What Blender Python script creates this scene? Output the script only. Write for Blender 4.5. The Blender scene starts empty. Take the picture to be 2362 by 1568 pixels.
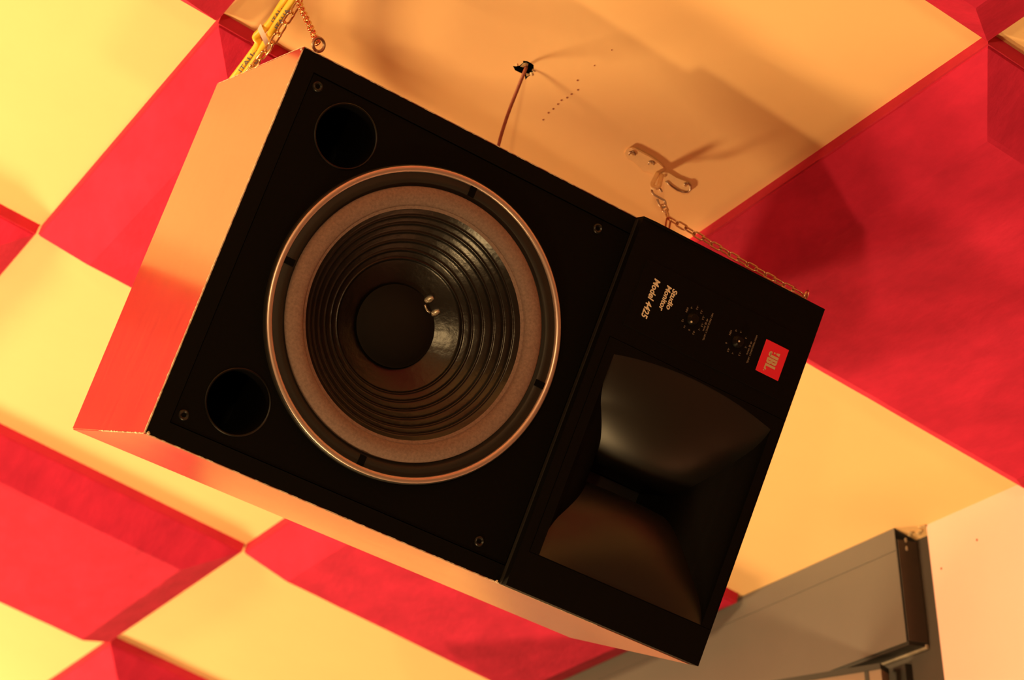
import bpy, bmesh, math, random
import numpy as np
from mathutils import Vector, Matrix
random.seed(7)

# ------------------------------------------------------------------ camera
CAMZ = 1.55                                   # lens height above the floor
F = 5050.0                                    # focal length in px of a 2362 px wide frame
CX, CY = 1181.0, 784.0
# camera axes (right, down, forward) written in world axes (x along the wall, y to the wall, z up)
WM = np.array([[0.50701, -0.35626, -0.78487],
               [0.86107, 0.16824, 0.47986],
               [-0.03890, -0.91912, 0.39206]])
EYE = np.array([0, 0, CAMZ])
sc = bpy.context.scene
COL = sc.collection
cam = bpy.data.objects.new('camera', bpy.data.cameras.new('camera'))
COL.objects.link(cam)
cam.data.sensor_width = 23.6
cam.data.lens = F / 2362 * 23.6
cam.data.clip_start = 0.05
cam.data.dof.use_dof = True
cam.data.dof.focus_distance = 2.2
cam.data.dof.aperture_fstop = 5.6
U_, S_, V_ = np.linalg.svd(WM)
WM = U_ @ V_
m = np.eye(4)
m[:3, 0] = WM[:, 0]; m[:3, 1] = -WM[:, 1]; m[:3, 2] = -WM[:, 2]; m[:3, 3] = EYE
cam.matrix_world = Matrix(m.tolist())
sc.camera = cam

# ------------------------------------------------------------------ light
sc.view_settings.view_transform = 'Standard'
sc.view_settings.look = 'None'
sc.view_settings.gamma = 1
sc.view_settings.use_curve_mapping = False
sc.view_settings.exposure = 0.0
w = bpy.data.worlds.new('world'); sc.world = w; w.use_nodes = True
w.node_tree.nodes['Background'].inputs[0].default_value = (1, 0.6, 0.3, 1)
w.node_tree.nodes['Background'].inputs[1].default_value = 0.02
WARM = (1.0, 0.64, 0.27)
def lamp_light(name, rel, energy, radius, col=WARM):
    l = bpy.data.lights.new(name, 'POINT'); l.energy = energy; l.shadow_soft_size = radius; l.color = col
    o = bpy.data.objects.new(name, l); COL.objects.link(o); o.location = Vector(rel) + Vector((0, 0, CAMZ))
    return o
lamp_light('far_lamp_light', (-6.21, 0.05, -0.02), 840, 0.28)
lamp_light('pendant_lamp_light', (-2.40, -1.06, 1.10), 212, 0.17)
lamp_light('floor_lamp_light', (-2.51, 0.12, -0.72), 100, 0.09)
lamp_light('table_lamp_light', (-1.82, 0.60, -0.52), 33, 0.06)
lamp_light('front_fill_light', (1.00, -0.90, 0.30), 134, 0.10)  # added fill behind the camera, brightens the speaker front; no real lamp

# ------------------------------------------------------------------ helpers: pixels to points
def ray(px):
    return WM @ np.array([(px[0] - CX) / F, (px[1] - CY) / F, 1.0])
def at_depth(px, z):
    return Vector(ray(px) * z + EYE)
def at_y(px, Y):
    d = ray(px); return Vector(d * (Y / d[1]) + EYE)
TILE = 0.605
K = TILE / 0.65
LAT0 = np.array([-2.77335 * K, 0.90558 * K, 1.42219 * K + CAMZ])        # a corner of the panel grid on the ceiling
LU = np.array([0, 0.946194, -0.323599]); LV = np.array([1.0, 0, 0]); LN = np.array([0, -0.323599, -0.946194])
def lat(i, j, h=0):
    return Vector(LAT0 + TILE * (i * LU + j * LV + h * LN))
def on_ceiling(px, off=0.0):
    d = ray(px); s = ((LAT0 - EYE) @ LN + off) / (d @ LN)
    return Vector(EYE + d * s)
# loudspeaker frame: x up the baffle, y across it, z into the cabinet
SR = np.array([[-0.01364, -0.35902, -0.93323], [0.96829, -0.23757, 0.07725], [-0.24944, -0.90259, 0.35088]])
U_, S_, V_ = np.linalg.svd(SR); SR = U_ @ V_
ST = np.array([-1.66725, 0.79721, 1.10239 + CAMZ])
SMAT = np.eye(4); SMAT[:3, :3] = SR; SMAT[:3, 3] = ST
SMAT = Matrix(SMAT.tolist())
def on_speaker(px, z=0.0):
    d = SR.T @ ray(px); o = SR.T @ (EYE - ST)
    s = (z - o[2]) / d[2]
    return Vector(o + d * s)
def spk(v):
    return SMAT @ Vector(v)

# ------------------------------------------------------------------ helpers: materials
def nodes(name):
    mt = bpy.data.materials.new(name); mt.use_nodes = True
    nt = mt.node_tree; b = nt.nodes['Principled BSDF']
    return mt, nt, b
def mat(name, col, rough=0.5, metal=0.0, spec=0.5, noise=0.0, nscale=20.0, bump=0.0, bscale=None, coat=0.0, coat_rough=0.1, stretch=None, sheen=0.0):
    mt, nt, b = nodes(name)
    b.inputs['Base Color'].default_value = (*col, 1)
    b.inputs['Roughness'].default_value = rough
    b.inputs['Metallic'].default_value = metal
    b.inputs['Specular IOR Level'].default_value = spec
    b.inputs['Coat Weight'].default_value = coat
    b.inputs['Coat Roughness'].default_value = coat_rough
    if sheen:
        b.inputs['Sheen Weight'].default_value = sheen
    if noise or bump:
        tc = nt.nodes.new('ShaderNodeTexCoord'); mp = nt.nodes.new('ShaderNodeMapping')
        nt.links.new(tc.outputs['Object'], mp.inputs[0])
        if stretch: mp.inputs['Scale'].default_value = stretch
    if noise:
        n = nt.nodes.new('ShaderNodeTexNoise'); n.inputs['Scale'].default_value = nscale; n.inputs['Detail'].default_value = 6
        n.inputs['Roughness'].default_value = 0.65
        nt.links.new(mp.outputs[0], n.inputs['Vector'])
        r = nt.nodes.new('ShaderNodeValToRGB')
        r.color_ramp.elements[0].position = 0.3; r.color_ramp.elements[1].position = 0.7
        r.color_ramp.elements[0].color = (*[c * (1 - noise) for c in col], 1)
        r.color_ramp.elements[1].color = (*[min(1, c * (1 + noise)) for c in col], 1)
        nt.links.new(n.outputs['Fac'], r.inputs[0]); nt.links.new(r.outputs[0], b.inputs['Base Color'])
    if bump:
        n2 = nt.nodes.new('ShaderNodeTexNoise'); n2.inputs['Scale'].default_value = bscale or nscale; n2.inputs['Detail'].default_value = 4
        nt.links.new(mp.outputs[0], n2.inputs['Vector'])
        bp = nt.nodes.new('ShaderNodeBump'); bp.inputs['Strength'].default_value = bump; bp.inputs['Distance'].default_value = 0.004
        nt.links.new(n2.outputs['Fac'], bp.inputs['Height']); nt.links.new(bp.outputs[0], b.inputs['Normal'])
    return mt
M = dict(
    ceiling=mat('cream_paint', (0.88, 0.58, 0.275), 0.75, noise=0.03, nscale=3, bump=0.05, bscale=60),
    wall=mat('peach_wall_paint', (0.86, 0.55, 0.50), 0.7, noise=0.03, nscale=4, bump=0.06, bscale=80),
    maroon=mat('maroon_wall', (0.09, 0.025, 0.02), 0.8, noise=0.1, nscale=5),
    floor=mat('floor_boards', (0.06, 0.035, 0.02), 0.5, noise=0.3, nscale=6),
    red=mat('red_fabric', (0.53, 0.022, 0.070), 0.95, spec=0.1, noise=0.17, nscale=11, bump=0.2, bscale=70, stretch=(1, 2.2, 1)),
    redback=mat('red_backing', (0.53, 0.030, 0.068), 0.95, spec=0.1, noise=0.1, nscale=12, bump=0.2, bscale=60),
    grey=mat('grey_lacquer', (0.132, 0.122, 0.116), 0.42, noise=0.05, nscale=4),
    brown=mat('brown_paint', (0.050, 0.038, 0.032), 0.7, noise=0.15, nscale=12),
    frame=mat('black_frame', (0.02, 0.018, 0.016), 0.5),
    leaf=mat('door_leaf_paint', (0.24, 0.17, 0.13), 0.55, noise=0.1, nscale=6),
    lip=mat('lip_strip', (0.42, 0.35, 0.27), 0.6, noise=0.3, nscale=30),
    black=mat('black_paint', (0.0022, 0.0020, 0.0018), 0.6, spec=0.10, bump=0.06, bscale=300),
    baffle=mat('baffle_black', (0.0020, 0.0018, 0.0015), 0.65, spec=0.08, bump=0.06, bscale=260),
    plastic=mat('horn_plastic', (0.007, 0.006, 0.0052), 0.40, spec=0.7),
    rim=mat('port_rim', (0.0035, 0.003, 0.0026), 0.35, spec=0.3),
    strip=mat('black_strip', (0.016, 0.015, 0.013), 0.5, spec=0.4),
    void=mat('dark_inside', (0.003, 0.003, 0.003), 0.9, spec=0.05),
    alu=mat('trim_aluminium', (0.66, 0.50, 0.44), 0.38, metal=0.75),
    gasket=mat('gasket_rubber', (0.010, 0.008, 0.006), 0.55, noise=0.3, nscale=30),
    foam=mat('foam_surround', (0.225, 0.155, 0.135), 0.8, spec=0.25, noise=0.22, nscale=400),
    cone=mat('coated_cone', (0.005, 0.0043, 0.0036), 0.32, spec=0.6, noise=0.35, nscale=40, bump=0.12, bscale=120),
    cap=mat('dust_cap_felt', (0.010, 0.0085, 0.007), 0.8, spec=0.2),
    solder=mat('solder', (0.75, 0.7, 0.6), 0.35, metal=0.7, noise=0.4, nscale=300),
    print=mat('cream_print', (0.78, 0.72, 0.56), 0.6),
    faint=mat('worn_print', (0.30, 0.25, 0.20), 0.7),
    badge=mat('badge_red', (0.85, 0.022, 0.060), 0.4),
    gold=mat('badge_gold', (0.62, 0.47, 0.27), 0.5),
    screw=mat('black_screw', (0.014, 0.013, 0.012), 0.35, metal=0.4),
    chip=mat('bare_wood_chip', (0.62, 0.50, 0.36), 0.8, noise=0.4, nscale=120),
    chain=mat('zinc_chain', (0.60, 0.42, 0.27), 0.32, metal=1.0, noise=0.25, nscale=200),
    brass=mat('brass_chain', (0.78, 0.56, 0.26), 0.25, metal=1.0, noise=0.2, nscale=200),
    steel=mat('dull_steel', (0.36, 0.25, 0.18), 0.4, metal=0.9),
    bracket=mat('painted_bracket', (0.80, 0.54, 0.26), 0.7, noise=0.08, nscale=40),
    yellow=mat('yellow_sheath', (0.85, 0.55, 0.035), 0.45, noise=0.05, nscale=60),
    blue=mat('blue_print', (0.06, 0.07, 0.16), 0.7),
    tie=mat('white_tie', (0.85, 0.70, 0.62), 0.5),
    cord=mat('brown_cord', (0.34, 0.10, 0.055), 0.5, noise=0.2, nscale=200),
    plaster=mat('broken_plaster', (0.60, 0.44, 0.24), 0.9, noise=0.35, nscale=80),
)
def wood_material():
    mt, nt, b = nodes('lacquered_wood')
    tc = nt.nodes.new('ShaderNodeTexCoord'); mp = nt.nodes.new('ShaderNodeMapping')
    nt.links.new(tc.outputs['Object'], mp.inputs[0])
    mp.inputs['Scale'].default_value = (1.2, 3.5, 40)
    n = nt.nodes.new('ShaderNodeTexNoise'); n.inputs['Scale'].default_value = 3.2; n.inputs['Detail'].default_value = 7; n.inputs['Roughness'].default_value = 0.7
    nt.links.new(mp.outputs[0], n.inputs['Vector'])
    r = nt.nodes.new('ShaderNodeValToRGB')
    e = r.color_ramp.elements
    e[0].position = 0.30; e[0].color = (0.24, 0.040, 0.026, 1)
    e[1].position = 0.62; e[1].color = (0.38, 0.058, 0.034, 1)
    nt.links.new(n.outputs['Fac'], r.inputs[0]); nt.links.new(r.outputs[0], b.inputs['Base Color'])
    n2 = nt.nodes.new('ShaderNodeTexNoise'); n2.inputs['Scale'].default_value = 5; n2.inputs['Detail'].default_value = 3
    nt.links.new(tc.outputs['Object'], n2.inputs['Vector'])
    rr = nt.nodes.new('ShaderNodeMapRange'); rr.inputs[3].default_value = 0.12; rr.inputs[4].default_value = 0.26
    nt.links.new(n2.outputs['Fac'], rr.inputs[0]); nt.links.new(rr.outputs[0], b.inputs['Roughness'])
    b.inputs['IOR'].default_value = 1.6
    b.inputs['Coat Weight'].default_value = 0.6; b.inputs['Coat Roughness'].default_value = 0.12
    return mt
M['wood'] = wood_material()

# ------------------------------------------------------------------ helpers: meshes
def link(name, me, parent=None, mats=None):
    o = bpy.data.objects.new(name, me); COL.objects.link(o)
    if mats:
        for k in (mats if isinstance(mats, (list, tuple)) else [mats]): me.materials.append(M[k])
    if parent: o.parent = parent
    return o
def from_bm(name, bm, mats=None, parent=None, smooth=False, angle=None):
    bmesh.ops.recalc_face_normals(bm, faces=bm.faces)
    me = bpy.data.meshes.new(name); bm.to_mesh(me); bm.free()
    if smooth:
        for pl in me.polygons: pl.use_smooth = True
        if angle: me.set_sharp_from_angle(angle=math.radians(angle))
    return link(name, me, parent, mats)
def tag(o, label=None, cat=None, group=None, kind=None):
    if label: o['label'] = label
    if cat: o['category'] = cat
    if group: o['group'] = group
    if kind: o['kind'] = kind
    return o
def empty(name, loc=(0, 0, 0), matrix=None):
    o = bpy.data.objects.new(name, None); COL.objects.link(o); o.empty_display_size = 0.05
    if matrix is not None: o.matrix_world = matrix
    else: o.location = loc
    return o
def box(bm, lo, hi, mi=0):
    v = [bm.verts.new((x, y, z)) for x in (lo[0], hi[0]) for y in (lo[1], hi[1]) for z in (lo[2], hi[2])]
    for q in ((0, 1, 3, 2), (4, 6, 7, 5), (0, 4, 5, 1), (2, 3, 7, 6), (0, 2, 6, 4), (1, 5, 7, 3)):
        f = bm.faces.new([v[k] for k in q]); f.material_index = mi
    return v
def bevel_box(lo, hi, r, seg=2):
    bm = bmesh.new(); box(bm, lo, hi)
    bmesh.ops.bevel(bm, geom=bm.edges[:], offset=r, segments=seg, affect='EDGES', profile=0.6)
    return bm
def tube(bm, pts, r, n=10, closed=False, twist=0.0):
    pts = [Vector(p) for p in pts]; N = len(pts); rings = []
    rad = r if callable(r) else (lambda t: r)
    up = None
    for i, p in enumerate(pts):
        a = pts[(i - 1) % N] if (closed or i > 0) else p
        b = pts[(i + 1) % N] if (closed or i < N - 1) else p
        t = (b - a).normalized()
        if up is None:
            up = t.orthogonal().normalized()
        up = (up - t * up.dot(t)).normalized()
        sd = t.cross(up)
        rr = rad(i / max(1, N - 1))
        rings.append([bm.verts.new(p + rr * (math.cos(k * 2 * math.pi / n) * up + math.sin(k * 2 * math.pi / n) * sd)) for k in range(n)])
    for i in range(N if closed else N - 1):
        A, B = rings[i], rings[(i + 1) % N]
        off = 0
        if closed and i == N - 1:
            off = min(range(n), key=lambda s: (A[0].co - B[s].co).length)
        for k in range(n):
            bm.faces.new((A[k], A[(k + 1) % n], B[(k + 1 + off) % n], B[(k + off) % n]))
    if not closed:
        bm.faces.new(rings[0]); bm.faces.new(rings[-1])
def lathe(bm, prof, cx, cy, n=96, mi=0):
    rings = []
    for r, z in prof:
        if r < 1e-6: rings.append([bm.verts.new((cx, cy, z))])
        else: rings.append([bm.verts.new((cx + r * math.cos(2 * math.pi * k / n), cy + r * math.sin(2 * math.pi * k / n), z)) for k in range(n)])
    for A, B in zip(rings, rings[1:]):
        for k in range(n):
            k2 = (k + 1) % n
            if len(A) == 1: f = (A[0], B[k2], B[k])
            elif len(B) == 1: f = (A[k], A[k2], B[0])
            else: f = (A[k], A[k2], B[k2], B[k])
            bm.faces.new(f).material_index = mi
def circle(cx, cy, r, n=48, a0=0.0):
    return [(cx + r * math.cos(a0 + 2 * math.pi * k / n), cy + r * math.sin(a0 + 2 * math.pi * k / n)) for k in range(n)]
def holed_plate(bm, outer, holes, z0, z1):
    """flat plate between z0 (front) and z1 (back) with holes through it"""
    loops = [outer] + holes
    for z in (z0, z1):
        es = []
        for lp in loops:
            vs = [bm.verts.new((x, y, z)) for x, y in lp]
            es += [bm.edges.new((vs[k], vs[(k + 1) % len(vs)])) for k in range(len(vs))]
        bmesh.ops.triangle_fill(bm, use_beauty=True, use_dissolve=False, edges=es)
    for lp in loops:
        a = [bm.verts.new((x, y, z0)) for x, y in lp]; b = [bm.verts.new((x, y, z1)) for x, y in lp]
        for k in range(len(lp)):
            k2 = (k + 1) % len(lp); bm.faces.new((a[k], a[k2], b[k2], b[k]))
    bmesh.ops.remove_doubles(bm, verts=bm.verts, dist=1e-6)
def catmull(pts, n=6):
    P = [Vector(p) for p in pts]; out = []
    for i in range(len(P) - 1):
        p0 = P[max(i - 1, 0)]; p1, p2 = P[i], P[i + 1]; p3 = P[min(i + 2, len(P) - 1)]
        for k in range(n):
            t = k / n
            out.append(.5 * ((2 * p1) + (p2 - p0) * t + (2 * p0 - 5 * p1 + 4 * p2 - p3) * t * t + (3 * p1 - p0 - 3 * p2 + p3) * t ** 3))
    out.append(P[-1]); return out
def text_geometry(s, size, shear=0.0, offset=0.0):
    cu = bpy.data.curves.new('t', 'FONT'); cu.body = s; cu.size = size; cu.shear = shear; cu.offset = offset
    cu.resolution_u = 3; cu.fill_mode = 'FRONT'
    o = bpy.data.objects.new('t', cu); COL.objects.link(o)
    dg = bpy.context.evaluated_depsgraph_get(); dg.update()
    me = bpy.data.meshes.new_from_object(o.evaluated_get(dg))
    vs = [v.co.copy() for v in me.vertices]; fs = [tuple(p.vertices) for p in me.polygons]
    bpy.data.objects.remove(o); bpy.data.curves.remove(cu); bpy.data.meshes.remove(me)
    return vs, fs
def put_text(bm, s, place, width=None, height=None, size=1.0, shear=0.0, offset=0.0, centre=False):
    """place(x, y) maps the text plane (metres, baseline at 0) to a point; width or cap height set the scale"""
    vs, fs = text_geometry(s, size, shear, offset)
    x0 = min(v.x for v in vs); x1 = max(v.x for v in vs); y0 = min(v.y for v in vs); y1 = max(v.y for v in vs)
    sx = width / (x1 - x0) if width else None
    sy = height / (y1 - y0) if height else None
    sx = sx or sy; sy = sy or sx
    cx = (x1 - x0) * sx / 2 if centre else 0; cy = (y1 - y0) * sy / 2 if centre else 0
    vv = [bm.verts.new(place((v.x - x0) * sx - cx, (v.y - (y0 if centre else 0)) * sy - cy)) for v in vs]
    for f in fs:
        try: bm.faces.new([vv[k] for k in f])
        except ValueError: pass

# ------------------------------------------------------------------ the room
YW = 2.140 * K
X0, X1, Y0 = -8.2, 2.6, -3.4
def ceil_z(y):
    return LAT0[2] + (y - LAT0[1]) * LU[2] / LU[1]
# ceiling with the torn hole the cord comes from
def ceiling():
    hc = on_ceiling((1209, 160))
    e1 = Vector(LV); e2 = Vector(LU); up = -Vector(LN)
    hole_px = [(1183, 152), (1190, 153), (1199, 151), (1207, 144), (1206, 140), (1216, 141), (1226, 146), (1231, 150), (1231, 160), (1229, 168),
               (1224, 173), (1217, 178), (1212, 184), (1211, 176), (1205, 170), (1196, 166), (1188, 162)]
    hole = [on_ceiling(q) for q in hole_px]
    bm = bmesh.new()
    outer = [Vector((x, y, ceil_z(y))) for x, y in ((X0 - .2, Y0 - .2), (X1 + .2, Y0 - .2), (X1 + .2, YW + .15), (X0 - .2, YW + .15))]
    es = []
    hv = None
    for lp in (outer, hole):
        vs = [bm.verts.new(p) for p in lp]
        es += [bm.edges.new((vs[k], vs[(k + 1) % len(vs)])) for k in range(len(vs))]
        hv = vs
    bmesh.ops.triangle_fill(bm, use_beauty=True, edges=es)
    top = [bm.verts.new(v.co + up * 0.03) for v in hv]
    for k in range(len(hv)):
        f = bm.faces.new((hv[k], hv[(k + 1) % len(hv)], top[(k + 1) % len(hv)], top[k])); f.material_index = 1
    f = bm.faces.new(top); f.material_index = 1
    o = from_bm('ceiling', bm, ['ceiling', 'void'])
    tag(o, 'sloping cream painted ceiling behind the red panels', kind='structure')
    # thin slab behind it so no light leaks in
    # crumbled flakes round the hole
    for q, (px, r) in enumerate([((1212, 148), 0.0042), ((1227, 171), 0.0035), ((1218, 172), 0.0028), ((1193, 148), 0.003), ((1206, 152), 0.0025), ((1233, 162), .0026)]):
        c = on_ceiling(px, -0.001)
        bm = bmesh.new()
        bmesh.ops.create_icosphere(bm, subdivisions=1, radius=r)
        for v in bm.verts:
            v.co *= random.uniform(0.6, 1.4); v.co.z *= 0.6; v.co += c
        from_bm('plaster_flake', bm, 'plaster', o)
    for px in [(1332, 185), (1333, 207), (1318, 217), (1308, 225), (1295, 231), (1287, 240), (1276, 251), (1265, 260), (1253, 276), (1371, 151), (1411, 115)]:
        c = on_ceiling(px, 0.0)
        bm = bmesh.new()
        bmesh.ops.create_circle(bm, cap_ends=True, segments=8, radius=0.0011 if px[0] < 1350 else 0.0007)
        rot = Vector((0, 0, 1)).rotation_difference(Vector(LN)).to_matrix()
        ext = bmesh.ops.extrude_face_region(bm, geom=bm.faces[:])
        for g in ext['geom']:
            if isinstance(g, bmesh.types.BMVert): g.co.z += 0.0008
        for v in bm.verts: v.co = rot @ v.co + c - Vector(LN) * 0.0003
        from_bm('nail_hole', bm, 'cord', o)
    return o
ceiling()
bm = bmesh.new(); box(bm, (X0 - .2, Y0 - .2, -0.1), (X1 + .2, YW + .3, 0)); tag(from_bm('floor', bm, 'floor'), kind='structure')
def wall(name, pts, thick, m_='wall'):
    """vertical slab whose top follows the ceiling; pts = two floor corners, thick = outward offset"""
    bm = bmesh.new()
    (xa, ya), (xb, yb) = pts; tx, ty = thick
    lo = [(xa, ya), (xb, yb), (xb + tx, yb + ty), (xa + tx, ya + ty)]
    b = [bm.verts.new((x, y, 0)) for x, y in lo]; t = [bm.verts.new((x, y, ceil_z(y) + 0.002)) for x, y in lo]
    for k in range(4): bm.faces.new((b[k], b[(k + 1) % 4], t[(k + 1) % 4], t[k]))
    bm.faces.new(b); bm.faces.new(t)
    return tag(from_bm(name, bm, m_), kind='structure')
XE = -2.342 * K                                             # where the peach plaster stops and the grey opening begins
wb = wall('wall_back', ((XE, YW), (-1.6, YW)), (0, 0.10))
wall('wall_back', ((-1.6, YW), (X1, YW)), (0, 0.10), 'maroon')
wb['label'] = 'peach painted wall meeting the ceiling beside the grey door surround'
for px in [(2171, 1311), (2253, 1245)]:
    c = at_y(px, YW - 0.0005); bm = bmesh.new(); bmesh.ops.create_icosphere(bm, subdivisions=1, radius=0.0018)
    for v in bm.verts: v.co.y *= 0.4; v.co += c
    from_bm('nail_hole', bm, 'cord', wb)
wall('wall_left', ((X0, Y0), (X0, YW + .1)), (-0.1, 0), 'maroon')
wall('wall_right', ((X1, Y0), (X1, YW + .1)), (0.1, 0), 'maroon')
wall('wall_front', ((X0, Y0), (X1, Y0)), (0, -0.1), 'maroon')
# recessed brown wall round the door, left of the peach plaster
bm = bmesh.new()
YR = 2.160 * K
vs = [bm.verts.new(p) for p in ((X0, YR, 0), (XE + .01, YR, 0), (XE + .01, YR, ceil_z(YR) + .002), (X0, YR, ceil_z(YR) + .002))]
bm.faces.new(vs)
ext = bmesh.ops.extrude_face_region(bm, geom=bm.faces[:])
for g in ext['geom']:
    if isinstance(g, bmesh.types.BMVert): g.co.y += 0.08
wr = from_bm('wall_recess', bm, 'brown'); tag(wr, 'dark brown wall strip between the grey housing and the peach wall', kind='structure')

# grey housing under the ceiling, over the door
def housing():
    YF = 2.118 * K; XR = -2.389 * K; ZB = 0.832 * K + CAMZ; XL = -4.4
    e = empty('door_housing', (XR, YF, ZB))
    tag(e, 'grey lacquered box housing tucked under the ceiling above the door', 'housing')
    def pt(x, y, z): return (x - XR, y - YF, z - ZB)
    bm = bmesh.new()
    seam = 0.972 * K + CAMZ                                   # fine joint below the top edge
    prof = [(YF, ZB), (YF, seam - .0008), (YF + .0012, seam), (YF, seam + .0008), (YF, ceil_z(YF) - .001), (YR - .001, ceil_z(YR) - .001), (YR - .001, ZB)]
    a = [bm.verts.new(pt(XR, y, z)) for y, z in prof]; b = [bm.verts.new(pt(XL, y, z)) for y, z in prof]
    for k in range(len(prof)): bm.faces.new((a[k], a[(k + 1) % len(prof)], b[(k + 1) % len(prof)], b[k]))
    bm.faces.new(b)
    from_bm('front_board', bm, 'grey', e)
    bm = bmesh.new(); box(bm, pt(XR, YF + .003, ZB + .001), pt(XR + .0015, YR - .002, ceil_z(YR) - .004))
    from_bm('end_cap', bm, 'brown', e)
    bm = bmesh.new(); box(bm, pt(XL, YF + .004, ZB - .004), pt(XR - .001, YR - .004, ZB))
    from_bm('underside', bm, 'frame', e)
    bm = bmesh.new(); box(bm, pt(XL, YR - .006, ZB - .007), pt(XR + .001, YR - .002, ZB - .001))
    from_bm('lip', bm, 'lip', e)
    for px in [(2086, 1247), (2088, 1266)]:
        c = at_y(px, 2.136 * K); bm = bmesh.new()
        box(bm, pt(XR + .001, c.y - .0012, c.z - .003), pt(XR + .0035, c.y + .0012, c.z + .003))
        from_bm('torn_splinter', bm, 'lip', e)
    # broken plaster along the top of the open end
    for k in range(6):
        x = XR + 0.004 + k * 0.0075; bm = bmesh.new(); bmesh.ops.create_icosphere(bm, subdivisions=1, radius=0.0045)
        y = YF + .022 + random.uniform(-.004, .006)
        for v in bm.verts: v.co = Vector((v.co.x * random.uniform(.8, 1.3), v.co.y, v.co.z * .5)) + Vector(pt(x, y, ceil_z(y) - .001))
        from_bm('plaster_crumb', bm, 'plaster', e)
housing()
# door below the housing: black frame and a leaf that stands ajar
def door():
    XJ = -2.455 * K; ZT = 0.812 * K + CAMZ
    e = empty('door_1', (XJ, YR, 0)); tag(e, 'brown door standing ajar in a black frame under the grey housing', kind='structure')
    bm = bmesh.new(); box(bm, (0, -.012, 0), (.022, -.0005, ZT)); from_bm('door_jamb', bm, 'frame', e)
    bm = bmesh.new(); box(bm, (-1.0, -.012, ZT - .03), (0, -.0005, ZT)); from_bm('door_head', bm, 'frame', e)
    d = Vector((-0.118, -0.072, 0)).normalized(); nrm = Vector((-d.y, d.x, 0))
    bm = bmesh.new()
    def slab(s0, s1, z0, z1, t0, t1):
        v = []
        for s in (s0, s1):
            for z in (z0, z1):
                for t in (t0, t1):
                    q = d * s + nrm * t + Vector((-.006, -.02, 0)); v.append(bm.verts.new((q.x, q.y, z)))
        for q in ((0, 1, 3, 2), (4, 6, 7, 5), (0, 4, 5, 1), (2, 3, 7, 6), (0, 2, 6, 4), (1, 5, 7, 3)): bm.faces.new([v[k] for k in q])
    slab(0, .85, .01, ZT - .008, -.004, .03); from_bm('door_leaf', bm, 'leaf', e)
    bm = bmesh.new(); slab(0, .85, ZT - .008, ZT, -.006, .032); from_bm('leaf_edge', bm, 'frame', e)
    bm = bmesh.new(); slab(.018, .024, .01, ZT - .008, -.0055, .031); from_bm('leaf_edge', bm, 'frame', e)
door()

# ------------------------------------------------------------------ red acoustic panels
INS, TH, BASE = 0.103, 0.102, 0.026
def panel_meshes():
    s = 0.498
    def prism(levels, wob):
        bm = bmesh.new(); rings = []
        for half, h in levels:
            c = []
            n = 14
            for a, b in ((-1, -1), (1, -1), (1, 1), (-1, 1)):
                nx, ny = {(-1, -1): (1, 0), (1, -1): (0, 1), (1, 1): (-1, 0), (-1, 1): (0, -1)}[(a, b)]
                for k in range(n):
                    t = 2 * k / n
                    c.append((half * (a + nx * t), half * (b + ny * t)))
            rings.append([bm.verts.new((x * TILE, y * TILE, (h + (random.uniform(-wob, wob) if h > .01 else 0)) * TILE)) for x, y in c])
        for A, B in zip(rings, rings[1:]):
            for k in range(len(A)): bm.faces.new((A[k], A[(k + 1) % len(A)], B[(k + 1) % len(A)], B[k]))
        bm.faces.new(rings[0]); bm.faces.new(rings[-1])
        bmesh.ops.recalc_face_normals(bm, faces=bm.faces)
        me = bpy.data.meshes.new('panel'); bm.to_mesh(me); bm.free()
        return me
    back = prism([(s, 0.0), (s, BASE)], 0); back.materials.append(M['redback'])
    cover = prism([(s - .003, BASE - .002), (s - .004, BASE + .004), (0.5 - INS - .004, TH - .004), (0.5 - INS - .012, TH)], .0006)
    cover.materials.append(M['red'])
    for pl in cover.polygons: pl.use_smooth = False
    return back, cover
BACK, COVER = panel_meshes()
PM = np.eye(4); PM[:3, 0] = LV; PM[:3, 1] = np.cross(LN, LV); PM[:3, 2] = LN
PANELS = {
    (1, 1): 'largest red fabric panel, behind the chain at the right, with the speaker shadow across it',
    (0, 0): 'bright red fabric panel behind the orange bottom end of the speaker',
    (-1, 1): 'small corner of red fabric panel at the top edge, left of the yellow cord',
    (-1, -1): 'dark red fabric panel corner cut off by the left edge, halfway up',
    (0, -2): 'red fabric panel in the lower left corner, its upper right slope in shade',
    (1, -1): 'red fabric panel running under the long lower side of the speaker',
    (1, -3): 'red fabric panel at the bottom edge, its top corner touching the lower left panel',
    (0, 2): 'red fabric panel corner in the upper right corner of the picture',
    (-2, 0): 'red fabric panel on the ceiling left of the picture, beyond the yellow square',
    (-2, -2): 'red fabric panel on the ceiling left of the picture, next to the left wall',
    (-1, 3): 'red fabric panel on the ceiling above the picture, over the yellow cord',
    (-1, -3): 'red fabric panel on the ceiling left of the lower left panel',
}
for (i, j), lab in PANELS.items():
    c = lat(i + .5, j + .5)
    mw = Matrix(PM.tolist()); mw.translation = c
    if (i, j) in ((1, -1), (1, -3)):                       # these two butt against the housing, so they are a little shorter
        mw = Matrix.Translation(lat(i + .5 - .019, j + .5)) @ Matrix(PM.tolist()) @ Matrix.Diagonal((1, .960, 1, 1))
    e = empty('acoustic_panel', matrix=mw); tag(e, lab, 'panel', 'red panels in a chequer on the ceiling')
    link('backing', BACK, e); link('fabric_cover', COVER, e)

# ------------------------------------------------------------------ the loudspeaker
H, W, DEP, HR, XM = 0.635, 0.406, 0.2825, 0.0156, 0.3965
SP = empty('loudspeaker', matrix=SMAT)
tag(SP, 'black studio monitor loudspeaker in a red wooden cabinet hung by chains', 'loudspeaker')
def part(name, bm, mats, parent=None, smooth=False, angle=None, label=None):
    o = from_bm(name, bm, mats, parent or SP, smooth, angle)
    if label: o['label'] = label
    return o
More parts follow.
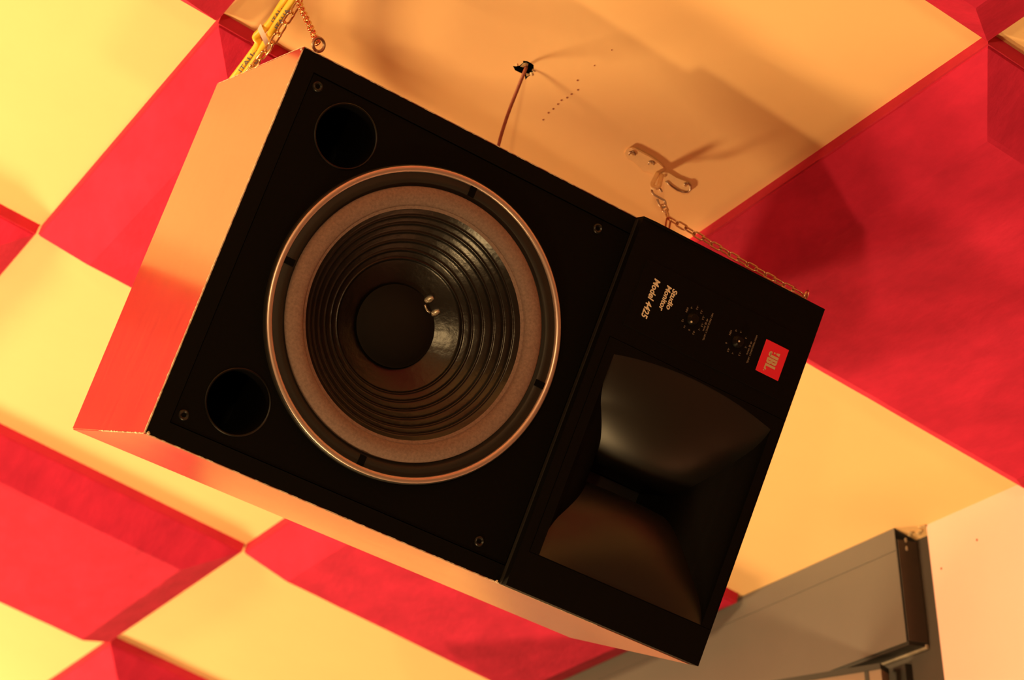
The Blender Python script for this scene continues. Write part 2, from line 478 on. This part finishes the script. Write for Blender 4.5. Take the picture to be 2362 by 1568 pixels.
# cabinet: wooden shell, black front rim
def cabinet():
    bm = bmesh.new(); T = 0.019
    ou = [(0, 0), (H, 0), (H, W), (0, W)]; inn = [(T, T), (H - T, T), (H - T, W - T), (T, W - T)]
    fo = [bm.verts.new((x, y, 0)) for x, y in ou]; ba = [bm.verts.new((x, y, DEP)) for x, y in ou]
    fi = [bm.verts.new((x, y, 0)) for x, y in inn]; bi = [bm.verts.new((x, y, DEP - T)) for x, y in inn]
    for k in range(4):
        k2 = (k + 1) % 4
        bm.faces.new((fo[k], fo[k2], ba[k2], ba[k]))
        f = bm.faces.new((fo[k], fo[k2], fi[k2], fi[k])); f.material_index = 1
        f = bm.faces.new((fi[k], fi[k2], bi[k2], bi[k])); f.material_index = 2
    bm.faces.new(ba); f = bm.faces.new(bi); f.material_index = 2
    bmesh.ops.recalc_face_normals(bm, faces=bm.faces)
    ed = [e for e in bm.edges if all(v in ba + fo for v in e.verts)]
    bmesh.ops.bevel(bm, geom=ed, offset=0.0012, segments=2, affect='EDGES')
    part('cabinet', bm, ['wood', 'black', 'void'], label='red lacquered wood cabinet with black front rim')
cabinet()
WC = (0.2127, 0.2020)
PORTS = [(0.0735, 0.0620), (0.0737, 0.3435)]
T = 0.020
bm = bmesh.new()
holed_plate(bm, [(T, T), (XM - .001, T), (XM - .001, W - T), (T, W - T)], [circle(*PORTS[0], .0318), circle(*PORTS[1], .0318), circle(*WC, .147, 96)], 0.0012, 0.019)
part('baffle', bm, 'baffle')
for c in PORTS:
    bm = bmesh.new()
    lathe(bm, [(.0330, .0013), (.0330, .0006), (.0322, .0001), (.0312, .0004), (.0306, .0016), (.0305, .11), (.0318, .11), (.0318, .0013)], *c, n=64)
    p = part('bass_port', bm, ['rim'], smooth=True, angle=40)
    bm = bmesh.new(); lathe(bm, [(0, .109), (.0304, .109)], *c, n=32); part('port_back', bm, 'void', p)
for c in [(.0283, .0299), (.0292, .3752), (.3600, .0299), (.3600, .3745)]:
    bm = bmesh.new()
    lathe(bm, [(0, .0022), (.0022, .0022), (.0024, .0006), (.0040, -.0004), (.0052, .0002), (.0056, .0014)], *c, n=24)
    part('baffle_screw', bm, 'screw', smooth=True, angle=50)
# woofer
bm = bmesh.new()
lathe(bm, [(.147, .0188), (.1465, .004), (.1400, .012), (.100, .07), (.05, .10), (0, .10)], *WC)
WF = part('woofer', bm, 'void', label='twelve inch woofer')
def sub(name, prof, m_, n=128, angle=50):
    bm = bmesh.new(); lathe(bm, prof, *WC, n=n); return part(name, bm, m_, WF, smooth=True, angle=angle)
sub('trim_rim', [(.1585, .0012), (.1583, -.0035), (.1574, -.0052), (.1568, -.0054), (.1566, .0012)], 'strip')
sub('trim_ring', [(.1570, -.0020), (.1569, -.0054), (.1562, -.0060), (.1540, -.0064), (.1516, -.0056), (.1510, -.0044), (.1508, -.0020)], 'alu')
sub('gasket', [(.1522, -.0030), (.1500, -.0034), (.1455, -.0040), (.1415, -.0040), (.1400, -.0028), (.1385, -.0002), (.1372, .0005)], 'gasket')
ro = []
for k in range(17):
    a = math.pi * k / 16
    ro.append((.1278 + .0094 * math.cos(a), .0005 - .0072 * math.sin(a)))
sub('surround', ro + [(.1176, .0004), (.1170, .0010), (.1148, .0024)], 'foam')
cp = [(.1152, .0022)]
def cone_z(r): return .0024 + (.1150 - r) / (.1150 - .040) * .056 + .006 * math.sin(math.pi * (.115 - r) / .075)
ribs = [.1085, .1015, .0935, .0848, .0762, .0680]
steps = 160
for k in range(1, steps + 1):
    r = .1150 - .075 * k / steps
    z = cone_z(r)
    for q in ribs:
        u = (r - q) / .0016
        if abs(u) < 1.6: z -= .0016 * math.exp(-u * u * 2.0)
    cp.append((r, z))
sub('cone', cp, 'cone', n=160, angle=70)
dz = cone_z(.040)
sub('dust_cap', [(.0425, dz - .004), (.041, dz - .0045), (.038, dz - .007), (.030, dz - .011), (.018, dz - .0145), (.008, dz - .0155), (0, dz - .0157)], 'cap', n=64)
for k in range(4):
    a = math.pi / 2 * k + math.radians(1)
    bm = bmesh.new(); c = Vector((WC[0], WC[1], 0)); rd = Vector((math.cos(a), math.sin(a), 0)); tg = Vector((-rd.y, rd.x, 0))
    v = []
    for r_ in (.1405, .1512):
        for t_ in (-.0035, .0035):
            for z_ in (-.0046, .002):
                v.append(bm.verts.new(c + rd * r_ + tg * t_ + Vector((0, 0, z_))))
    for q in ((0, 1, 3, 2), (4, 6, 7, 5), (0, 4, 5, 1), (2, 3, 7, 6), (0, 2, 6, 4), (1, 5, 7, 3)): bm.faces.new([v[i] for i in q])
    part('gasket_notch', bm, 'void', WF)
# solder tags beside the dust cap
for pa, pb in [((978, 696), (1000, 686)), ((993, 726), (1014, 717))]:
    bm = bmesh.new(); pts = []
    for k in range(7):
        t = k / 6; px = (pa[0] + (pb[0] - pa[0]) * t, pa[1] + (pb[1] - pa[1]) * t)
        q = on_speaker(px, .047); r = math.hypot(q.x - WC[0], q.y - WC[1]); q = on_speaker(px, cone_z(max(r, .04)) - .003)
        pts.append(q)
    tube(bm, pts, lambda t: .0012 + .0022 * math.sin(math.pi * (0.15 + .75 * t)) , 10)
    part('solder_tag', bm, 'solder', WF, smooth=True)
bm = bmesh.new()
tube(bm, [on_speaker(q, .046) for q in [(980, 703), (982, 710), (986, 717), (992, 721)]], .0011, 8); part('lead_wire', bm, 'solder', WF, smooth=True)

# upper baffle: raised panel with the horn
Y1, Y2, XA, XB = 0.1300, 0.3660, 0.4075, 0.6345
XP = XM
bm = bmesh.new()
holed_plate(bm, [(XP, .0004), (H, .0004), (H, W - .0004), (XP, W - .0004)], [[(XA, Y1), (XB - .001, Y1), (XB - .001, Y2), (XA, Y2)]], -HR, 0.0)
bmesh.ops.remove_doubles(bm, verts=bm.verts, dist=1e-5)
def on(v, **k): return all(abs(getattr(v.co, q) - val) < 1e-5 for q, val in k.items())
ed = [e for e in bm.edges if all(on(v, x=XP, z=-HR) for v in e.verts)]
bmesh.ops.bevel(bm, geom=ed, offset=.010, segments=5, affect='EDGES')
ed = [e for e in bm.edges if all(on(v, y=.0004) and v.co.z < -.001 for v in e.verts) and abs(e.verts[0].co.x - e.verts[1].co.x) > 1e-4]
bmesh.ops.bevel(bm, geom=ed, offset=.0022, segments=2, affect='EDGES')
part('upper_baffle', bm, 'black', smooth=True, angle=35)
bm = bmesh.new(); box(bm, (XP - .0009, .003, -HR + .0100), (XP, W - .0005, -.0002)); part('step_strip', bm, 'strip')
# horn: cheeks flare out to the sides, walls above and below
def horn():
    """two cheeks, rounded both ways, that close on a throat slot; flat-sided walls above and below"""
    xc, yc = 0.5205, 0.2553
    Am, Bm, b0, D = .1015, .1098, .011, .066
    L = []
    for k in range(33):
        th = math.pi / 2 * k / 32
        b = Bm - (Bm - b0) * math.sin(th)
        d = D * (1 - math.cos(th))
        a = .048 + (Am - .048) * math.exp(-d / .020)
        q = min(1.0, math.sin(th) * 2.2)
        L.append((a, b, d, .020 * q * (1 - .55 * k / 32), .0130 * max(0.0, 1 - k / 20) ** 1.5))
    L.append((L[-1][0] * .9, b0 * .9, D + .05, .009, 0.0))
    z0 = -HR + .0006
    def up(t, lv):                                            # upper cheek: its rim bows outward
        a, b, d, c, bow = lv; return Vector((xc + t * a, yc - b - bow * (1 - t * t), z0 + d + c * t * t))
    def lo(t, lv):
        a, b, d, c, bow = lv; return Vector((xc + t * a, yc + b, z0 + d + c * t * t))
    n = 24
    bm = bmesh.new()
    def strip(fn, cnt, mi=0):
        prev = None
        for lv in L:
            row = [bm.verts.new(fn(-1 + 2 * k / cnt, lv)) for k in range(cnt + 1)]
            if prev:
                for k in range(cnt): bm.faces.new((prev[k], prev[k + 1], row[k + 1], row[k])).material_index = mi
            prev = row
    strip(up, n)
    strip(lambda t, lv: up(1, lv).lerp(lo(1, lv), (t + 1) / 2), 8, 1)
    strip(lambda t, lv: lo(-t, lv), n)
    strip(lambda t, lv: lo(-1, lv).lerp(up(-1, lv), (t + 1) / 2), 8, 1)
    bm.faces.new([bm.verts.new(p) for p in (up(-1, L[-1]), up(1, L[-1]), lo(1, L[-1]), lo(-1, L[-1]))])
    me = bpy.data.meshes.new('horn'); bm.normal_update(); bm.to_mesh(me); bm.free()
    for pl in me.polygons: pl.use_smooth = True
    hn = link('horn', me, SP, ['plastic', 'baffle']); hn['label'] = 'black plastic horn with two rounded cheeks'
    bm = bmesh.new()
    rim = [up(-1 + 2 * k / n, L[0]) for k in range(n + 1)] + [Vector((p.x, min(p.y, Y2 - .001), p.z)) for p in (lo(1, L[0]), lo(-1, L[0]))]
    holed_plate(bm, [(XA + .0006, Y1 + .0006), (XB - .0016, Y1 + .0006), (XB - .0016, Y2 - .0004), (XA + .0006, Y2 - .0004)], [[(p.x, p.y) for p in rim]], -HR - .0004, -HR + .002)
    part('horn_lip', bm, 'black', hn)
horn()
# control panel with lettering
CP = -HR - .0007
bm = bevel_box((.4170, .0395, CP), (.6185, .1130, -HR + .0002), .0003, 1)
PANEL = part('control_panel', bm, 'black')
def panel_place(x0, y0, ang=0.0):
    """text plane: reading direction +y, up +x"""
    return lambda x, y: (x0 + y, y0 + x, CP - .00025)
bm = bmesh.new()
put_text(bm, 'Model 4425', panel_place(.4325, .0545), width=.0430, height=.0078, shear=.18, offset=.028)
put_text(bm, 'Monitor', panel_place(.4485, .0550), width=.0278, height=.0064, shear=.18, offset=.028)
put_text(bm, 'Studio', panel_place(.4562, .0557), width=.0226, height=.0064, shear=.18, offset=.028)
part('model_lettering', bm, 'print', PANEL)
NUMS = [[('MIN', (1584.5, 714.6)), ('-6', (1595.5, 709.5)), ('-4.5', (1608.6, 709.5)), ('-3.5', (1618, 719)), ('-2.5', (1622, 733)), ('-1.5', (1619.7, 749)), ('-1', (1612.8, 759)),
         ('-0.5', (1600, 767)), ('0', (1589.6, 761)), ('+1', (1578.8, 753)), ('+2', (1574.6, 739))],
        [('MIN', (1684.6, 767)), ('-5', (1697.8, 762)), ('-4', (1709, 765)), ('-3', (1720.7, 779)), ('-2', (1720.2, 800.4)), ('-1.5', (1706, 816)), ('-1', (1690, 814)), ('-0.5', (1679.7, 807)), ('0', (1675, 791))]]
for ns in NUMS:
    bm = bmesh.new()
    for s, px in ns:
        q = on_speaker(px, CP); put_text(bm, s, panel_place(q.x, q.y), height=.0021, centre=True)
    part('dial_numbers', bm, 'faint', PANEL)
for s1, x1, w1, s2, x2, y2, w2 in [('MID FREQUENCY LEVEL', .5085, .0309, 'dB @ 3kHz', .5050, .0682, .0140), ('HIGH FREQUENCY LEVEL', .5665, .0320, 'dB @ 10kHz', .5630, .0690, .0150)]:
    bm = bmesh.new()
    put_text(bm, s1, panel_place(x1, .0604), width=w1, height=.0022); put_text(bm, s2, panel_place(x2, y2), width=w2, height=.0024)
    part('dial_lettering', bm, 'faint', PANEL)
for c, dot in [((.4895, .0755), (1595, 742)), ((.5484, .0755), (1705, 787))]:
    bm = bmesh.new()
    lathe(bm, [(.0072, CP), (.0070, CP - .0012), (.0060, CP - .0022), (.0052, CP - .0045), (.0046, CP - .0052), (0, CP - .0052)], *c, n=32)
    k_ = part('level_knob', bm, 'rim', smooth=True, angle=40)
    q = on_speaker(dot, CP - .0053); bm = bmesh.new()
    lathe(bm, [(.0011, CP - .0050), (.0010, CP - .0055), (0, CP - .0056)], q.x, q.y, n=16); part('pointer_dot', bm, 'print', k_)
# red badge with the maker's mark
bx0, bx1, by0, by1 = .5795, .6096, .0592, .0948
bm = bevel_box((bx0, by0, CP - .0008), (bx1, by1, CP), .0003, 1)
BG = part('badge', bm, 'badge', label='red square maker badge')
def logo():
    bm = bmesh.new()
    bw, bh = by1 - by0, bx1 - bx0
    z = CP - .00105
    def poly(pts):
        vs = [bm.verts.new((bx0 + .0082 + y * .0132, by0 + .0090 + x * .0185, z)) for x, y in pts]
        bm.faces.new(vs)
    # J: stem and hook
    poly([(.22, 1), (.38, 1), (.38, .18), (.22, .12)])
    poly([(.22, .12), (.38, .18), (.30, .0), (.14, .0), (.04, .10), (.04, .26), (.12, .30), (.18, .26), (.12, .20), (.14, .12)])
    # exclamation mark above the hook
    poly([(-.04, 1.0), (.16, 1.0), (.10, .66), (.02, .66)])
    poly([(.03, .58), (.10, .58), (.12, .50), (.10, .42), (.03, .42), (.01, .50)])
    # B
    poly([(.42, 0), (.56, 0), (.56, 1), (.42, 1)])
    poly([(.56, 1), (.56, .88), (.60, .86), (.61, .60), (.58, .56), (.56, .56), (.56, .48), (.66, .48), (.74, .58), (.74, .90), (.66, 1)])
    poly([(.56, .56), (.56, .44), (.59, .42), (.60, .14), (.56, .12), (.56, 0), (.68, 0), (.76, .10), (.76, .42), (.68, .52), (.62, .54)])
    # L with its small dot
    poly([(.80, 0), (.94, 0), (.94, 1), (.80, 1)])
    poly([(.94, 0), (1.14, 0), (1.18, .22), (1.08, .22), (1.04, .12), (.94, .12)])
    poly([(1.20, .0), (1.26, .0), (1.26, .10), (1.20, .10)])
    bmesh.ops.triangulate(bm, faces=bm.faces[:])
    part('badge_letters', bm, 'gold', BG)
logo()
# worn pale edges of the veneer
def worn_edge(a, b, dirs, n, wmax, prob):
    a, b = Vector(a), Vector(b); bm = bmesh.new(); on = 0
    prev = None
    d1, d2 = Vector(dirs[0]), Vector(dirs[1])
    for k in range(n + 1):
        p = a.lerp(b, k / n); wv = wmax * (prob + (1 - prob) * random.random() ** 3)
        row = [bm.verts.new(p + d1 * wv - d2 * .0003), bm.verts.new(p - (d1 + d2) * .00035), bm.verts.new(p + d2 * wv * .8 - d1 * .0003)]
        if prev:
            bm.faces.new((prev[0], row[0], row[1], prev[1])); bm.faces.new((prev[1], row[1], row[2], prev[2]))
        prev = row
    part('worn_edge', bm, 'chip')
ez = 0.0006
worn_edge((0.0003, .004, ez), (0.0003, W - .001, ez), [(1, 0, 0), (0, 0, 1)], 150, .0030, .22)
worn_edge((.002, W - .0003, ez), (XM, W - .0003, ez), [(0, -1, 0), (0, 0, 1)], 150, .0022, .16)
worn_edge((XM - .012, W - .0003, ez), (XM + .12, W - .0003, ez), [(0, -1, 0), (0, 0, 1)], 40, .0028, .25)
worn_edge((.002, .0003, ez), (XM, .0003, ez), [(0, 1, 0), (0, 0, 1)], 120, .0014, .2)
worn_edge((.0003, W - .0003, .001), (.0003, W - .0003, DEP * .6), [(1, 0, 0), (0, -1, 0)], 60, .0014, .02)
worn_edge((.0003, .0003, .001), (.0003, .0003, DEP - .002), [(1, 0, 0), (0, 1, 0)], 60, .0014, .15)
for cx_, cy_, cz_ in [(.004, W - .002, .0), (.0, .003, .004), (XM - .004, W - .001, -.001)]:
    bm = bmesh.new(); bmesh.ops.create_icosphere(bm, subdivisions=2, radius=.0035)
    for v in bm.verts: v.co = v.co * random.uniform(.5, 1.2) * 0.5 + Vector((cx_, cy_, cz_))
    part('wood_chip', bm, 'chip')

# ------------------------------------------------------------------ eye bolts, chains, hooks
def eye_bolt(root_local, centre_local, ring=.0065, wire=.0016, m_='steel', spin=0.0):
    bm = bmesh.new(); c = Vector(centre_local); r = Vector(root_local)
    ax = (c - r).normalized(); sd = Vector((1, 0, 0)); sd = (sd - ax * sd.dot(ax)).normalized(); sd = Matrix.Rotation(spin, 3, ax) @ sd
    tube(bm, [c + ring * (math.cos(t) * ax + math.sin(t) * sd) for t in [2 * math.pi * k / 20 for k in range(20)]], wire, 8, closed=True)
    tube(bm, [r, c - ax * ring], wire, 8)
    return part('eye_bolt', bm, m_, smooth=True)
ez1 = on_speaker((735, 103), .022); ez2 = on_speaker((1858, 684), .020)
eye_bolt((ez1.x + .001, .002, .022), ez1, .0066, .0016, 'steel', 0.25)
eye_bolt((ez2.x - .002, .002, .020), ez2, .0066, .0015, 'chain', 0.9)
eb1 = Vector((.05, -.012, .235)); eb2 = Vector((.56, -.012, .235))
eye_bolt((eb1.x, .002, eb1.z), eb1); eye_bolt((eb2.x, .002, eb2.z), eb2)

def link_mesh(L, Wd, wire, name, m_):
    bm = bmesh.new(); pts = []; hr = Wd / 2 - wire; hs = L / 2 - wire - hr
    for k in range(9):
        a = -math.pi / 2 + math.pi * k / 8; pts.append((hs + hr * math.cos(a), hr * math.sin(a), 0))
    for k in range(9):
        a = math.pi / 2 + math.pi * k / 8; pts.append((-hs + hr * math.cos(a), hr * math.sin(a), 0))
    tube(bm, pts, wire, 7, closed=True)
    bmesh.ops.recalc_face_normals(bm, faces=bm.faces)
    me = bpy.data.meshes.new(name); bm.to_mesh(me); bm.free()
    for pl in me.polygons: pl.use_smooth = True
    me.materials.append(M[m_]); return me
def lay_chain(root, path, me, pitch, alt=math.pi / 2, a0=0.0):
    """links set end to end along a polyline, each turned against the one before"""
    path = [Vector(p) for p in path]
    seg = [(b - a).length for a, b in zip(path, path[1:])]; total = sum(seg)
    n = max(1, round(total / pitch)); inv = root.matrix_world.inverted()
    def at(s):
        for k, l in enumerate(seg):
            if s <= l or k == len(seg) - 1: return path[k].lerp(path[k + 1], min(1.0, s / l))
            s -= l
    for k in range(n):
        a, b = at(total * k / n), at(total * (k + 1) / n)
        x = (b - a).normalized(); ref = Vector((0.3, -0.5, 0.8)); y = (ref - x * ref.dot(x)).normalized()
        y = Matrix.Rotation(a0 + alt * k, 3, x) @ y
        z = x.cross(y)
        mm = Matrix((x, y, z)).transposed().to_4x4(); mm.translation = (a + b) / 2
        o = link('link', me, root); o.matrix_basis = inv @ mm
def chain_root(name, loc, label, cat='chain', group=None):
    e = empty(name, loc); bpy.context.view_layer.update(); return tag(e, label, cat, group)
LK = link_mesh(.0172, .0086, .00105, 'chain_link', 'chain')
LB = link_mesh(.0172, .0086, .00105, 'brass_link', 'brass')
LG = link_mesh(.0235, .0105, .0012, 'long_link', 'brass')
LS = link_mesh(.0110, .0078, .00120, 'curb_link', 'brass')

# ceiling bracket, loop and S hook
hookp = on_ceiling((1518, 412))
def bracket():
    e = empty('ceiling_bracket', hookp)
    tag(e, 'painted strap bracket with curled end screwed to the ceiling above the chain', 'bracket')
    inv = -hookp
    def outline(pxs, off0, off1, name, m_='bracket', lift=None):
        bm = bmesh.new(); n = len(pxs)
        lo = [bm.verts.new(on_ceiling(q, -off0) + inv) for q in pxs]
        hi = [bm.verts.new(on_ceiling(q, -off1 - (lift(k) if lift else 0)) + inv) for k, q in enumerate(pxs)]
        bm.faces.new(lo); bm.faces.new(hi)
        for k in range(n): bm.faces.new((lo[k], lo[(k + 1) % n], hi[(k + 1) % n], hi[k]))
        bmesh.ops.triangulate(bm, faces=[f for f in bm.faces if len(f.verts) > 4])
        return from_bm(name, bm, m_, e)
    return e, outline
BR, outline = bracket()
# on_ceiling(px, off): positive off lies above the ceiling, so plates use the negative side
def on_under(px, d): return on_ceiling(px, d)
def strap(pxs, d0, d1, name, m_='bracket'):
    bm = bmesh.new(); n = len(pxs)
    lo = [bm.verts.new(on_ceiling(q, d0(k) if callable(d0) else d0) - hookp) for k, q in enumerate(pxs)]
    hi = [bm.verts.new(on_ceiling(q, d1(k) if callable(d1) else d1) - hookp) for k, q in enumerate(pxs)]
    bm.faces.new(lo); bm.faces.new(hi)
    for k in range(n): bm.faces.new((lo[k], lo[(k + 1) % n], hi[(k + 1) % n], hi[k]))
    bmesh.ops.triangulate(bm, faces=[f for f in bm.faces if len(f.verts) > 4])
    return from_bm(name, bm, m_, BR)
strap([(1441, 354), (1444, 346), (1452, 341), (1464, 343), (1482, 352), (1502, 363), (1520, 375), (1535, 388), (1531, 398), (1518, 404), (1506, 400), (1497, 396), (1484, 394), (1474, 385), (1458, 370), (1447, 364)], 0.0, 0.0022, 'strap_plate')
strap([(1524, 396), (1534, 393), (1546, 401), (1560, 410), (1575, 416), (1586, 420), (1594, 429), (1594, 438), (1587, 444), (1576, 443), (1562, 438), (1549, 429), (1537, 418), (1527, 408)], 0.0, 0.0022, 'curled_plate')
# raised rims of the scrolls
for name, pts in [('scroll_rim', [(1454, 341), (1464, 343), (1482, 352), (1502, 363), (1520, 376), (1532, 386)]),
                  ('scroll_rim', [(1451, 356), (1453, 351), (1459, 349), (1464, 352), (1465, 357)]),
                  ('scroll_rim', [(1496, 378), (1498, 373), (1504, 371), (1508, 374), (1508, 379)]),
                  ('scroll_rim', [(1536, 418), (1549, 429), (1562, 438), (1576, 443), (1587, 443), (1593, 437), (1593, 428), (1587, 422), (1580, 423), (1578, 428)])]:
    bm = bmesh.new(); tube(bm, [on_ceiling(q, .0026) - hookp for q in pts], .0011, 8); from_bm(name, bm, 'steel' if pts[0][0] != 1454 else 'bracket', BR, smooth=True)
for px in [(1459, 356), (1502, 376), (1532, 406), (1580, 428)]:
    bm = bmesh.new(); c = on_ceiling(px, .0026) - hookp; bmesh.ops.create_icosphere(bm, subdivisions=2, radius=.0024)
    for v in bm.verts: v.co = Vector((v.co.x, v.co.y, v.co.z * .5)) + c
    from_bm('bracket_screw', bm, 'bracket', BR, smooth=True)
bm = bmesh.new(); pts = []
for q, d in [((1517, 400), .003), ((1511, 412), .012), ((1505, 424), .020), ((1506, 432), .026), ((1512, 433), .028), ((1519, 430), .026), ((1523, 418), .016), ((1526, 404), .004)]:
    pts.append(on_ceiling(q, d) - hookp)
tube(bm, catmull(pts, 3), .0028, 10); from_bm('hanging_loop', bm, 'bracket', BR, smooth=True)
zc = 2.515
bm = bmesh.new()
sp_ = [at_depth(q, zc) for q in [(1527, 443), (1523, 436), (1516, 430), (1508, 430), (1504, 438), (1506, 446), (1514, 452), (1525, 458), (1533, 463), (1535, 470), (1533, 477), (1527, 478), (1520, 470), (1516, 459)]]
tube(bm, catmull([p - sp_[3] for p in sp_]), .00125, 8)
sh = from_bm('s_hook', bm, 'steel', smooth=True); sh.location = sp_[3]
tag(sh, 'small open S hook joining the ceiling bracket and the chain', 'hook')
# right-hand chain: down from the hook, then to the two eye bolts
J = at_depth((1543, 503), 2.49)
ch = chain_root('hanging_chain', J, 'zinc link chain running from the ceiling hook to the horn end of the speaker')
lay_chain(ch, [at_depth((1529, 472), 2.512), J], LK, .0130, a0=1.3)
e2 = spk(ez2)
mid = J.lerp(e2, .5) + Vector((0, 0, -.0015))
lay_chain(ch, [J, J.lerp(e2, .25) + Vector((0, 0, -.0010)), mid, J.lerp(e2, .75) + Vector((0, 0, -.0010)), e2 + (J - e2).normalized() * .004], LK, .0132, a0=.4)
lay_chain(ch, [J, at_depth((1536, 545), 2.50), spk(eb2)], LG, .0190, a0=.55)
# left-hand chain: from the ceiling beyond the picture, split to the two lower eye bolts
JL = at_depth((689, 6), 2.30)
top = on_ceiling((740, -150), .002)
cl = chain_root('hanging_chain', JL, 'brass link chain hanging the woofer end of the speaker beside the yellow cord')
lay_chain(cl, [JL, top], LB, .0132)
e1 = spk(ez1)
lay_chain(cl, [JL, e1 + (JL - e1).normalized() * .004], LS, .0068, alt=math.pi / 2.6, a0=.5)
lay_chain(cl, [JL, at_depth((625, 104), 2.36), at_depth((572, 168), 2.42), spk(eb1)], LG, .0185, a0=.35)
# ------------------------------------------------------------------ yellow cord with white tie
def yellow_cord():
    base = at_depth((606, 92), 2.42)
    e = empty('yellow_cord', base)
    tag(e, 'doubled yellow printed cord hanging beside the brass chain at the upper left', 'cord')
    paths = [[((520, 205), 2.46), ((548, 168), 2.45), ((575, 132), 2.435), ((596, 100), 2.42), ((590, 86), 2.415), ((600, 74), 2.41), ((622, 54), 2.40), ((648, 14), 2.38), ((668, -18), 2.36), ((720, -110), 2.30)],
             [((536, 212), 2.45), ((566, 170), 2.44), ((592, 134), 2.425), ((612, 100), 2.41), ((634, 62), 2.39), ((662, 20), 2.37), ((684, -14), 2.35), ((735, -110), 2.295)]]
    for k, ps in enumerate(paths):
        bm = bmesh.new(); pts = catmull([at_depth(q, z) - base for q, z in ps], 5)
        tube(bm, pts, .0042, 12); c = from_bm('cord_strand', bm, 'yellow', e, smooth=True)
        spots = [((556, 160, 2.445), (594, 108, 2.425)), ((632, 46, 2.395), (660, 2, 2.375))] if k == 0 else [((580, 154, 2.432), (600, 126, 2.42)), ((640, 60, 2.388), (668, 16, 2.366))]
        for a, b in spots:
            bm = bmesh.new()
            A, B = at_depth(a[:2], a[2]), at_depth(b[:2], b[2])
            ux = (B - A).normalized(); vw = (Vector(EYE) - A).normalized(); uy = vw.cross(ux).normalized(); nn = ux.cross(uy)
            o = A - base + nn * .0046 - uy * .0028
            put_text(bm, 'ITALIA', lambda x, y, o=o, ux=ux, uy=uy: o + ux * x + uy * y, width=(B - A).length, height=.0052, offset=.01)
            from_bm('printed_lettering', bm, 'blue', c)
    # white tie round the bundle
    bm = bmesh.new()
    c = at_depth((611, 90), 2.405) - base
    ax = (at_depth((640, 40), 2.44) - at_depth((585, 140), 2.44)).normalized(); vw = (Vector(EYE) - Vector(base)).normalized()
    q1 = (at_depth((622, 114), 2.43) - at_depth((600, 66), 2.43)) / 2; q2 = vw
    n = 24; rr = []
    for k in range(n):
        t = 2 * math.pi * k / n; p = c + q1 * 1.08 * math.cos(t) + q2 * .0085 * math.sin(t)
        rr.append([p - ax * .0034, p + ax * .0034, p + ax * .0034 + (p - c).normalized() * .0016, p - ax * .0034 + (p - c).normalized() * .0016])
    vv = [[bm.verts.new(q) for q in r] for r in rr]
    for k in range(n):
        A, B = vv[k], vv[(k + 1) % n]
        for s in range(4): bm.faces.new((A[s], A[(s + 1) % 4], B[(s + 1) % 4], B[s]))
    from_bm('cord_tie', bm, 'tie', e, smooth=True, angle=40)
yellow_cord()
# ------------------------------------------------------------------ signal cord from the ceiling hole
bm = bmesh.new()
a = on_ceiling((1214, 155), -.012); back = spk((.30, .10, DEP + .003))
pts = catmull([a, on_ceiling((1212, 160), .004), at_depth((1196, 200), 2.425), at_depth((1171, 265), 2.44), at_depth((1150, 334), 2.455), at_depth((1138, 400), 2.47), back], 6)
tube(bm, [p - a for p in pts], .0020, 8)
co = from_bm('speaker_cable', bm, 'cord', smooth=True); co.location = a
tag(co, 'thin brown cable hanging from the torn hole in the ceiling behind the speaker', 'cable')
